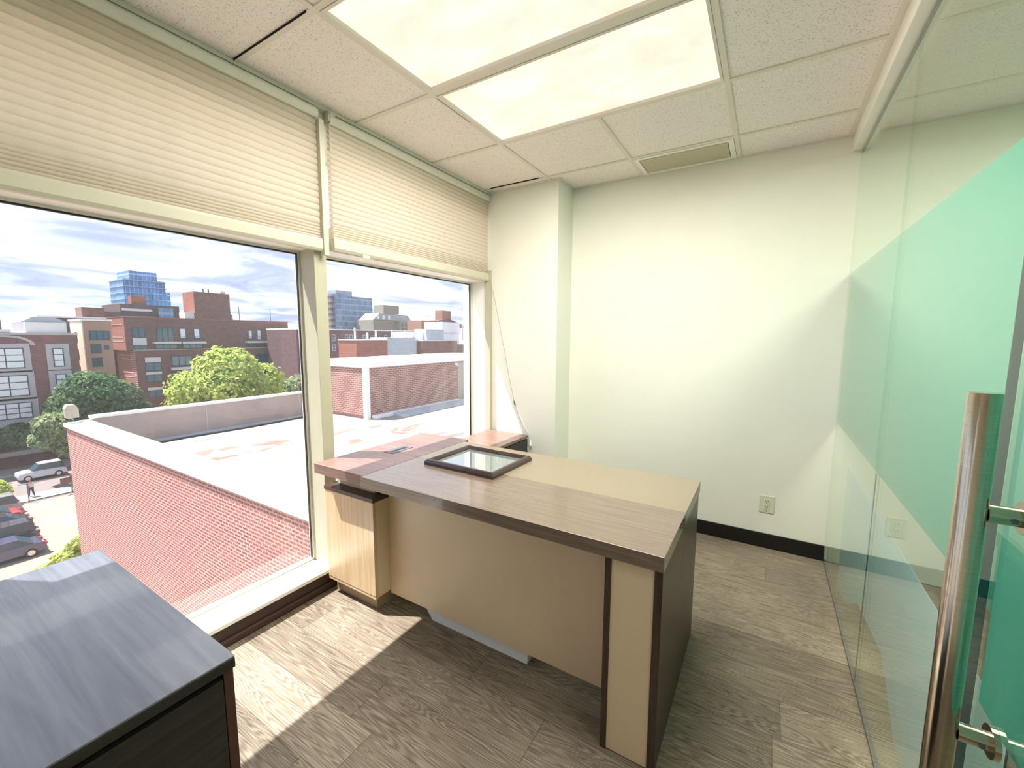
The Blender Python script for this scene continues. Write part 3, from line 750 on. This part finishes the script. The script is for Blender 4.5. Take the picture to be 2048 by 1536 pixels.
# dark brick block behind
b = building('dark_brick_block', 'dark brick block with white floor lines in front of the blue tower', None)
X = -128
MB().box(X-12, X, 36.2, 47.6, GZ, 8.6).build('wall', M['brickD'], b)
for z in (3.4, 5.2, 7.0): MB().box(X, X+.3, 36.4, 42.0, z, z+.55).build('floor_line', M['panel'], b)
MB().box(X, X+.4, 43.2, 46.2, 4.5, 8.0).build('roof_house', M['bluetower2'], b)
MB().box(X-3, X-1, 38.6, 41.4, 8.6, 10.6).build('bulkhead', M['brickE'], b)
MB().box(X-10, X+1, 31.8, 36.2, 2.5, 6.6).build('side_wing', M['brickD'], b)
# blue tower
b = building('blue_tower', 'blue glass high-rise tower rising behind the brick blocks', None)
X = -260
MB().box(X-18, X, 75.5, 91.5, GZ, 27.8).build('tower_shaft', M['bluetower'], b)
MB().box(X-16, X-.5, 78.0, 88.6, 27.8, 31.8).build('tower_top', M['bluetower'], b)
MB().box(X-18, X+.6, 86, 93.2, GZ, 22.5).build('side_bay', M['bluetower'], b)
for z in [6+3.0*k for k in range(8)]: MB().box(X-18.1, X+.7, 75.2, 91.8, z, z+.35).build('floor_slab', M['bluetower2'], b)
# slate tower on the right
b = building('slate_tower', 'slate-blue curved glass apartment tower seen through the right window', None)
X = -210
MB().box(X-16, X, 157, 178.3, GZ, 24.3).build('tower_shaft', M['bluetower2'], b)
MB().tube([(X-5, 157.2, GZ), (X-5, 157.2, 25.2)], 5.2, 28).build('round_corner', M['bluetower2'], b)
MB().box(X-14, X-3, 151.0, 153.5, GZ, 23.2).build('side_bay', M['panel'], b)
for z in [3.2*k for k in range(1, 8)]: MB().box(X-14, X-1.5, 150.2, 153, z, z+1.2).build('balcony', M['brickD'], b)
MB().box(X-10, X-3, 155, 166, 24.3, 27.5).build('roof_house', M['greyroof'], b)
# beige block
b = building('beige_block', 'beige stone apartment house with mansard dormers and a square water tower house', None)
X = -190
MB().box(X-14, X, 161.5, 178, GZ, 10.5).build('wall', M['beigeb'], b)
MB().box(X-14, X+3, 178, 192, GZ, 10.0).build('side_wing', M['beigeb'], b)
MB().prism([(161.5, 10.5), (192, 10), (188, 13.8), (166, 14.3)], 0, X-12, X).build('mansard', M['greyroof'], b)
MB().box(X-8, X, 169.3, 181.0, 14.3, 19.2).build('tower_house', M['beigeb'], b)
for z in (1.2, 4.2, 7.2):
    for y in (180.2, 183, 185.8, 188.6): win(X+3, y, y+1.2, z, z+1.8, 1, 1, b)
for y in (164, 168, 172): win(X, y, y+1.6, 10.8, 13.2, 1, 1, b, 'pane_l', 'panel', .5)
# copper building
b = building('copper_block', 'copper-brown brick apartment house with a rooftop tower at the right', None)
X = -150
MB().box(X-10, X, 158, 182, GZ, 9.3).build('wall', M['copper'], b)
MB().box(X-5, X, 173.8, 181, 9.3, 15.2).build('tower_house', M['copper'], b)
MB().prism([(167, 9.3), (192, 6), (190, 8), (178, 10.8)], 0, X-6, X+1).build('roof_slope', M['brickD'], b)
for z in (2, 5, 7.5):
    for y in (160, 164, 168, 172): win(X, y, y+1.4, z, z+1.3, 1, 1, b)
# long dark building
b = building('long_dark_building', 'long dark slate-brown building with small white windows behind the penthouse', None)
X = -90
MB().box(X-12, X, 55, 92.6, GZ, 2.75).build('wall', M['brickD'], b)
MB().box(X-12, X+.3, 55, 92.7, 2.75, 3.0).build('coping', M['coping'], b)
for z in (-2.2, .2):
    for y in (63.9, 67.6, 68.9, 73.0, 76.5, 80.2, 84): win(X, y, y+.9, z, z+1.5, 1, 2, b, 'pane', 'panel')
# red bulkheads and white roof walls behind the penthouse
b = building('rear_rooftops', 'white rooftop walls with red brick parapets beyond the bright roof', None)
X = -50
MB().box(X-4, X, 39.4, 45.1, GZ, .75).build('brick_parapet', M['brickE'], b); MB().box(X-4, X+.1, 39.3, 45.2, .75, .9).build('coping', M['coping'], b)
MB().box(X-4, X-.3, 45.2, 51.4, GZ, 1.2).build('grey_wall', M['flash'], b)
MB().box(X-6, X-1, 51.3, 63.9, GZ, 2.1).build('white_wall', M['lightroof'], b)
MB().box(X-5, X-.6, 58.6, 63.6, 2.1, 4.0).build('white_house', M['lightroof'], b)
MB().box(X-3, X-.2, 54.0, 58.5, .7, 2.6).build('metal_hood', M['flash'], b)
MB().box(X-1, X+.3, 52.4, 61.7, GZ, .62).build('brick_parapet', M['brickC'], b); MB().box(X-1, X+.4, 52.3, 61.8, .62, .78).build('coping', M['coping'], b)
MB().box(X-1, X+.3, 63.2, 72, GZ, -.1).build('brick_parapet', M['brickC'], b)
for (y, h) in ((40, 2.6), (42.2, 1.9), (43.8, 2.2), (47, 2.4), (50, 2.2), (65.0, 3.6)):
    MB().tube([(X-1, y, .7), (X-1, y, h)], .14, 8).build('vent_pipe', M['panel'], b)
# small roofs at far left
b = building('far_left_roofs', 'pale flat roofs with small huts beyond the school', None)
X = -130
MB().box(X-10, X, 2, 19.5, GZ, 1.9).build('wall', M['brickS'], b); MB().box(X-10, X+.3, 2, 19.6, 1.9, 2.4).build('coping', M['coping'], b)
MB().box(X-5, X-2, 17.0, 18.8, 2.4, 4.3).build('roof_hut', M['brickD'], b)

# ------------------------------------------------------------------ trees
def crown_blobs(blobs, n, size, mat, name, parent, seed):
    rnd = random.Random(seed); b = MB()
    tot = sum(r[3]**2 for r in blobs)
    for (cx, cy, cz, r) in blobs:
        k = int(n*r*r/tot)
        for i in range(k):
            d = Vector((rnd.gauss(0,1), rnd.gauss(0,1), rnd.gauss(0,1))).normalized()
            rad = r*(rnd.uniform(.75, 1.06))*(1+.16*mnoise.noise(d*2.5+Vector((cx, cy, cz))))
            p = Vector((cx, cy, cz)) + Vector((d.x, d.y, d.z*.85))*rad
            nrm = (d + Vector((rnd.uniform(-.7,.7), rnd.uniform(-.7,.7), rnd.uniform(-.3,.9)))).normalized()
            a = nrm.cross(Vector((0,0,1)) if abs(nrm.z) < .9 else Vector((1,0,0))).normalized(); c = nrm.cross(a)
            s = size*rnd.uniform(.6, 1.3); ang = rnd.uniform(0, 6.28)
            u = (a*math.cos(ang)+c*math.sin(ang))*s; v = (c*math.cos(ang)-a*math.sin(ang))*s*.55
            b.quad(p-u, p-v+nrm*s*.15, p+u, p+v-nrm*s*.1)
    return b.build(name, M[mat], parent, bevel=None)
def tree(name, label, cat, x, y, z0, blobs, n, size, mat, seed, trunk=True, group=None):
    e = empty(name, (x, y, z0)); tag(e, label, cat, group)
    crown_blobs([(bx, by, bz, r) for bx, by, bz, r in blobs], n, size, mat, 'foliage', e, seed)
    if trunk:
        top = max(b_[2] for b_ in blobs); w = MB()
        w.tube([(0,0,0), (.1,0,top*.35), (0,.1,top*.7)], [.3, .24, .12], 10)
        for b_ in blobs: w.tube([(0, 0, top*.45), (b_[0]*.5, b_[1]*.5, b_[2]*.75), (b_[0], b_[1], b_[2])], [.14, .09, .04], 6)
        w.build('trunk', M['trunk'], e, smooth=True)
    return e
tree('leafy_tree', 'bright yellow-green rounded tree behind the white parapet', 'tree', -55, 24.8, GZ,
     [(0, 0, 12.2, 3.3), (0, -3.2, 10.2, 2.9), (.5, 3.3, 10.6, 2.8), (1, -1.2, 10.0, 3.4), (0, 4.8, 8.3, 2.2), (0, -4.6, 7.8, 2.2), (1, 1.0, 8.0, 3.8)], 10000, .30, 'leafY', 3)
tree('leafy_tree', 'dark green street tree in front of the tan house, left of the brick block', 'tree', -74.6, 18.0, GZ,
     [(0, -.5, 9.0, 3.2), (0, 1.4, 7.8, 3.0), (0, -2.4, 7.4, 2.6), (0, 3.0, 5.6, 2.6), (0, 0, 5.5, 3.4)], 6500, .32, 'leafD', 4)
tree('leafy_tree', 'small grey-green street tree at the corner of the roof, before the school', 'tree', -66.9, 13.9, GZ,
     [(0, -1.6, 6.4, 1.6), (0, -.7, 5.2, 1.5), (0, -2.4, 4.9, 1.2), (0, -.5, 3.8, 1.3)], 4000, .24, 'leafM', 5)
tree('leafy_tree', 'green tree top at the right end of the parapet beside the window post', 'tree', -60, 34.5, GZ,
     [(0, 0, 8.0, 2.3), (0, 2.3, 8.6, 2.2), (0, -2.2, 7.2, 1.9)], 3500, .28, 'leafM', 6)
tree('shady_tree', 'dark tree shading the foot of the school', 'tree', -75.5, 8.3, GZ,
     [(0, 0, 4.0, 1.6), (0, 2.6, 4.4, 1.7)], 4000, .26, 'leafD', 8)
tree('street_bush', 'green bush on the corner of the parking lot fence', 'bush', -61.8, 6.9, GZ, [(0, 0, 1.6, 1.25), (0, -1.2, 1.5, 1.2)], 1600, .18, 'leafY', 9, False)
tree('street_bush', 'small bush beside the fence end, against the brick wall edge', 'bush', -61.8, 12.6, GZ, [(0, 0, 1.5, .55), (0, 0, .7, .6)], 600, .14, 'leafM', 10, False)
tree('near_bush', 'yellow-green bush tops above the near dark cabinet, left', 'bush', -36.0, 3.1, GZ, [(0, 0, 2.0, 1.1), (.3, -1.1, 2.2, 1.1), (0, 1.0, 1.7, .9)], 2600, .14, 'leafY', 11, True)
tree('near_bush', 'yellow-green bush next to the foot of the brick wall', 'bush', -37.0, 6.7, GZ, [(0, 0, 2.2, .85), (0, .6, 3.0, .6), (0, -.9, 1.7, .8)], 2200, .13, 'leafY', 12, True)

# ------------------------------------------------------------------ cars
def car(label, x, y, rz, paint, suv=False, Ls=1.0, group=None):
    e = empty('parked_car', (x, y, GZ+.04), rz); tag(e, label, 'car', group)
    L, W, Hh = 4.5*Ls, 1.82, (1.70 if suv else 1.45)
    side = [(-L/2, .35), (-L/2+.05, .75), (-L/2+.25, .95), (-L*.30, 1.0), (-L*.20, Hh*.985 if 0 else 1.02), (L*.30, 1.02), (L/2-.1, .92), (L/2, .6), (L/2-.02, .33), (L/2-.25, .25), (-L/2+.25, .25)]
    MB().prism(side, 1, -W/2, W/2).build('body', paint, e, bevel=.08)
    cab = MB(); t = .74; zr = Hh
    lo = [(-L*.47 if suv else -L*.36, 1.0), (L*.22, 1.0)]; hi = [(-L*.40 if suv else -L*.20, zr), (L*.05, zr)]
    v = []
    for (xx, zz, ww) in ((lo[0][0], lo[0][1], W/2-.06), (lo[1][0], lo[1][1], W/2-.06), (hi[1][0], hi[1][1], W/2-.22), (hi[0][0], hi[0][1], W/2-.22)):
        v += [(xx, -ww, zz), (xx, ww, zz)]
    cab.v = v; cab.f = [(0,2,4,6), (1,7,5,3), (0,1,3,2), (2,3,5,4), (4,5,7,6), (6,7,1,0)]
    cab.build('windows', M['pane'], e, bevel=.04)
    MB().box(hi[0][0]-.02, hi[1][0]+.05, -W/2+.20, W/2-.20, zr-.03, zr+.035).build('roof', paint, e, bevel=.03)
    for sx in (-L*.31, L*.31):
        for sy in (-1, 1):
            w_ = MB().tube([(sx, sy*(W/2-.20), .33), (sx, sy*(W/2+.01), .33)], .33, 20).build('wheel', M['dark'], e)
            MB().tube([(sx, sy*(W/2+.0), .33), (sx, sy*(W/2+.02), .33)], .20, 12).build('hubcap', M['chrome'], w_)
    for sy in (-1, 1):
        MB().box(-L/2-.01, -L/2+.12, sy*W*.36-.18, sy*W*.36+.18, .68, .84).build('tail_lamp', M['taill'], e)
    return e
M['taill'] = plain('red_lens', srgb(170, 30, 34), .3)
pw_ = car_paint('silver_paint', srgb(200, 204, 216)); pd = car_paint('graphite_paint', srgb(52, 48, 54)); pk = car_paint('black_paint', srgb(30, 28, 34))
prd = car_paint('red_paint', srgb(190, 60, 62)); pb = car_paint('navy_paint', srgb(58, 58, 84)); pg = car_paint('grey_paint', srgb(126, 122, 122))
car('silver suv parked on the street below the school', -70.6, 11.6, R(-90), pw_, True, .86)
G_ = 'cars parked side by side in the lot'
car('grey car farthest along the row in the parking lot', -59.0, 5.9, R(-90), pg, True, 1, G_)
car('red car in the parking lot row', -56.0, 5.5, R(-90), prd, False, 1, G_)
car('black car in the lot between the red car and the large dark one', -53.4, 5.6, R(-90), pk, False, 1, G_)
car('large dark graphite car with a visible spoked wheel in the lot', -49.6, 5.2, R(-90), pd, True, 1.05, G_)
car('navy car nearest the bushes in the parking lot', -46.4, 5.1, R(-90), pb, False, 1, G_)
# fence along the sidewalk
fe = empty('lot_fence', (-61.0, 10, GZ)); tag(fe, 'thin metal railing between parking lot and sidewalk', 'fence')
f = MB()
for z in (.15, 1.9): f.tube([(0, -1.6, z), (0, 8, z)], .035, 6)
f.build('rail', M['metal'], fe)
for y in range(-1, 8, 3): MB().tube([(0, y, 0), (0, y, 1.95)], .05, 6).build('post', M['metal'], fe)
MB().box(.04, .07, 1.2, 2.3, 1.2, 1.75).build('sign_board', M['brickC'], fe)

# walking person
def person():
    e = empty('person', (-62.6, 9.45, GZ+.10), R(100)); tag(e, 'person in a pale shirt and dark trousers walking on the sidewalk', 'person')
    J = {0:(0,0,.95),1:(0,0,1.2),2:(0,.01,1.42),3:(0,.02,1.52),4:(0,.03,1.66),5:(0,.02,1.75),
         6:(-.17,0,1.42),7:(-.23,-.10,1.17),8:(-.24,.02,.95),9:(.17,0,1.42),10:(.23,.10,1.17),11:(.24,.26,1.0),
         12:(-.09,0,.90),13:(-.10,.20,.52),14:(-.10,.22,.08),15:(-.10,.36,.04),16:(.09,0,.90),17:(.10,-.05,.50),18:(.10,-.30,.14),19:(.10,-.22,.04),20:(-.24,.08,.87),21:(.24,.34,.94)}
    E = [(0,1),(1,2),(2,3),(3,4),(4,5),(2,6),(6,7),(7,8),(8,20),(2,9),(9,10),(10,11),(11,21),(0,12),(12,13),(13,14),(14,15),(0,16),(16,17),(17,18),(18,19)]
    rad = {0:.13,1:.13,2:.13,3:.055,4:.095,5:.075,6:.065,7:.05,8:.035,9:.065,10:.05,11:.035,12:.095,13:.065,14:.045,15:.04,16:.095,17:.065,18:.045,19:.04,20:.03,21:.03}
    def sk(name, keep, edges, grow, mat, root):
        idx = {k: i for i, k in enumerate(keep)}
        me = bpy.data.meshes.new(name); me.from_pydata([J[k] for k in keep], [(idx[a], idx[b]) for a, b in edges if a in idx and b in idx], [])
        o = bpy.data.objects.new(name, me); COL.objects.link(o); o.parent = root; me.materials.append(mat)
        o.modifiers.new('skin', 'SKIN'); 
        for k in keep:
            sv = me.skin_vertices[0].data[idx[k]]; sv.radius = (rad[k]+grow, rad[k]+grow); sv.use_root = (k == keep[0])
        s2 = o.modifiers.new('sub', 'SUBSURF'); s2.levels = 1; s2.render_levels = 1
        return o
    skin = plain('skin', srgb(170, 120, 96), .6)
    body = sk('body', list(range(22)), E, 0, skin, e)
    sk('shirt', [1,0,2,6,7,9,10], E, .02, plain('pale_shirt', srgb(214, 200, 204), .8), e)
    sk('trousers', [0,12,13,14,16,17,18], E, .018, plain('dark_trousers', srgb(64, 58, 78), .8), e)
    sk('hair', [5,4], E, .018, plain('dark_hair', srgb(40, 32, 28), .8), e).scale = (1, 1, 1)
person()

# ------------------------------------------------------------------ world, sun, camera
w = bpy.data.worlds.new('sky'); S.world = w; w.use_nodes = True; t = w.node_tree; t.nodes.clear()
def wn(typ, **ins):
    d = t.nodes.new(typ)
    for k, v in ins.items():
        s = d.inputs[k.replace('_', ' ')]
        if isinstance(v, bpy.types.NodeSocket): t.links.new(v, s)
        else: s.default_value = v
    return d
def wm(op, a, b=0.0):
    d = t.nodes.new('ShaderNodeMath'); d.operation = op
    for i, v in enumerate((a, b)):
        if isinstance(v, bpy.types.NodeSocket): t.links.new(v, d.inputs[i])
        else: d.inputs[i].default_value = v
    return d.outputs[0]
tc = t.nodes.new('ShaderNodeTexCoord'); sp = t.nodes.new('ShaderNodeSeparateXYZ'); t.links.new(tc.outputs['Generated'], sp.inputs[0])
den = wm('ADD', wm('MAXIMUM', sp.outputs[2], 0.0), .10)
cb = t.nodes.new('ShaderNodeCombineXYZ')
t.links.new(wm('DIVIDE', sp.outputs[0], den), cb.inputs[0]); t.links.new(wm('DIVIDE', sp.outputs[1], den), cb.inputs[1])
mp = t.nodes.new('ShaderNodeMapping'); mp.inputs['Rotation'].default_value = (0, 0, R(25)); mp.inputs['Scale'].default_value = (1.0, .72, 1)
t.links.new(cb.outputs[0], mp.inputs[0])
nz = wn('ShaderNodeTexNoise', Vector=mp.outputs[0], Scale=1.15, Detail=9.0, Roughness=.58, Distortion=.7)
rp = t.nodes.new('ShaderNodeValToRGB'); t.links.new(nz.outputs['Fac'], rp.inputs[0])
for i, (p, c) in enumerate(((.36, (.38, .43, .62, 1)), (.45, (.48, .53, .70, 1)), (.55, (.72, .78, .88, 1)), (.68, (.98, 1.04, 1.14, 1)))):
    if i > 1: rp.color_ramp.elements.new(.5)
    rp.color_ramp.elements[i].position = p; rp.color_ramp.elements[i].color = c
bg = wn('ShaderNodeBackground', Color=rp.outputs[0], Strength=1.0)
wo = t.nodes.new('ShaderNodeOutputWorld'); t.links.new(bg.outputs[0], wo.inputs[0])

sd = bpy.data.lights.new('sun', 'SUN'); sd.energy = 10.0; sd.angle = R(.5); sd.color = (1, .96, .92)
so = bpy.data.objects.new('sun', sd); COL.objects.link(so)
so.rotation_euler = Vector((1, .53, -2.22)).to_track_quat('-Z', 'Y').to_euler()

# daylight portals at the windows (help the sky light the room)
for i, (a, b) in enumerate(spans):
    l = bpy.data.lights.new('window_portal', 'AREA'); l.shape = 'RECTANGLE'; l.size = b-a; l.size_y = 1.75; l.cycles.is_portal = True
    o = bpy.data.objects.new('window_portal', l); COL.objects.link(o); o.location = (OX-.062, (a+b)/2, .99); o.rotation_euler = (R(90), 0, R(-90))
# the two troffers also light the room
for (x, y, e) in ((-.84, 1.32, 18), (-.84, 1.93, 18)):
    l = bpy.data.lights.new('troffer_lamp', 'AREA'); l.shape = 'RECTANGLE'; l.size = 1.16; l.size_y = .54; l.energy = e; l.color = (1, .96, .86)
    o = bpy.data.objects.new('troffer_lamp', l); COL.objects.link(o); o.location = (x, y, H-.012)
l = bpy.data.lights.new('added_corridor_lamp', 'AREA'); l.shape = 'RECTANGLE'; l.size = .6; l.size_y = 1.2; l.energy = 26; l.color = (1, .97, .88)  # added lamp lighting the film from the corridor side
o = bpy.data.objects.new('added_corridor_lamp', l); COL.objects.link(o); o.location = (1.05, .9, H-.03)

cam = bpy.data.cameras.new('camera'); cam.sensor_width = 36; cam.lens = 834.69/2048*36; cam.clip_start = .02; cam.clip_end = 2000
co = bpy.data.objects.new('camera', cam); COL.objects.link(co)
yaw, pit, rol = R(31.374), R(6.479), R(.2552)
f = Vector((-math.sin(yaw)*math.cos(pit), math.cos(yaw)*math.cos(pit), -math.sin(pit)))
r = Vector((math.cos(yaw), math.sin(yaw), 0)); u = r.cross(f)
r2 = r*math.cos(rol)+u*math.sin(rol); u2 = u*math.cos(rol)-r*math.sin(rol)
co.matrix_world = Matrix(((r2.x, u2.x, -f.x, 0), (r2.y, u2.y, -f.y, 0), (r2.z, u2.z, -f.z, 1.41), (0, 0, 0, 1)))
S.camera = co
S.view_settings.view_transform = 'Standard'; S.view_settings.look = 'None'; S.view_settings.exposure = 0.72; S.view_settings.gamma = 1
S.cycles.max_bounces = 10; S.cycles.diffuse_bounces = 5; S.cycles.transparent_max_bounces = 24; S.cycles.use_denoising = True
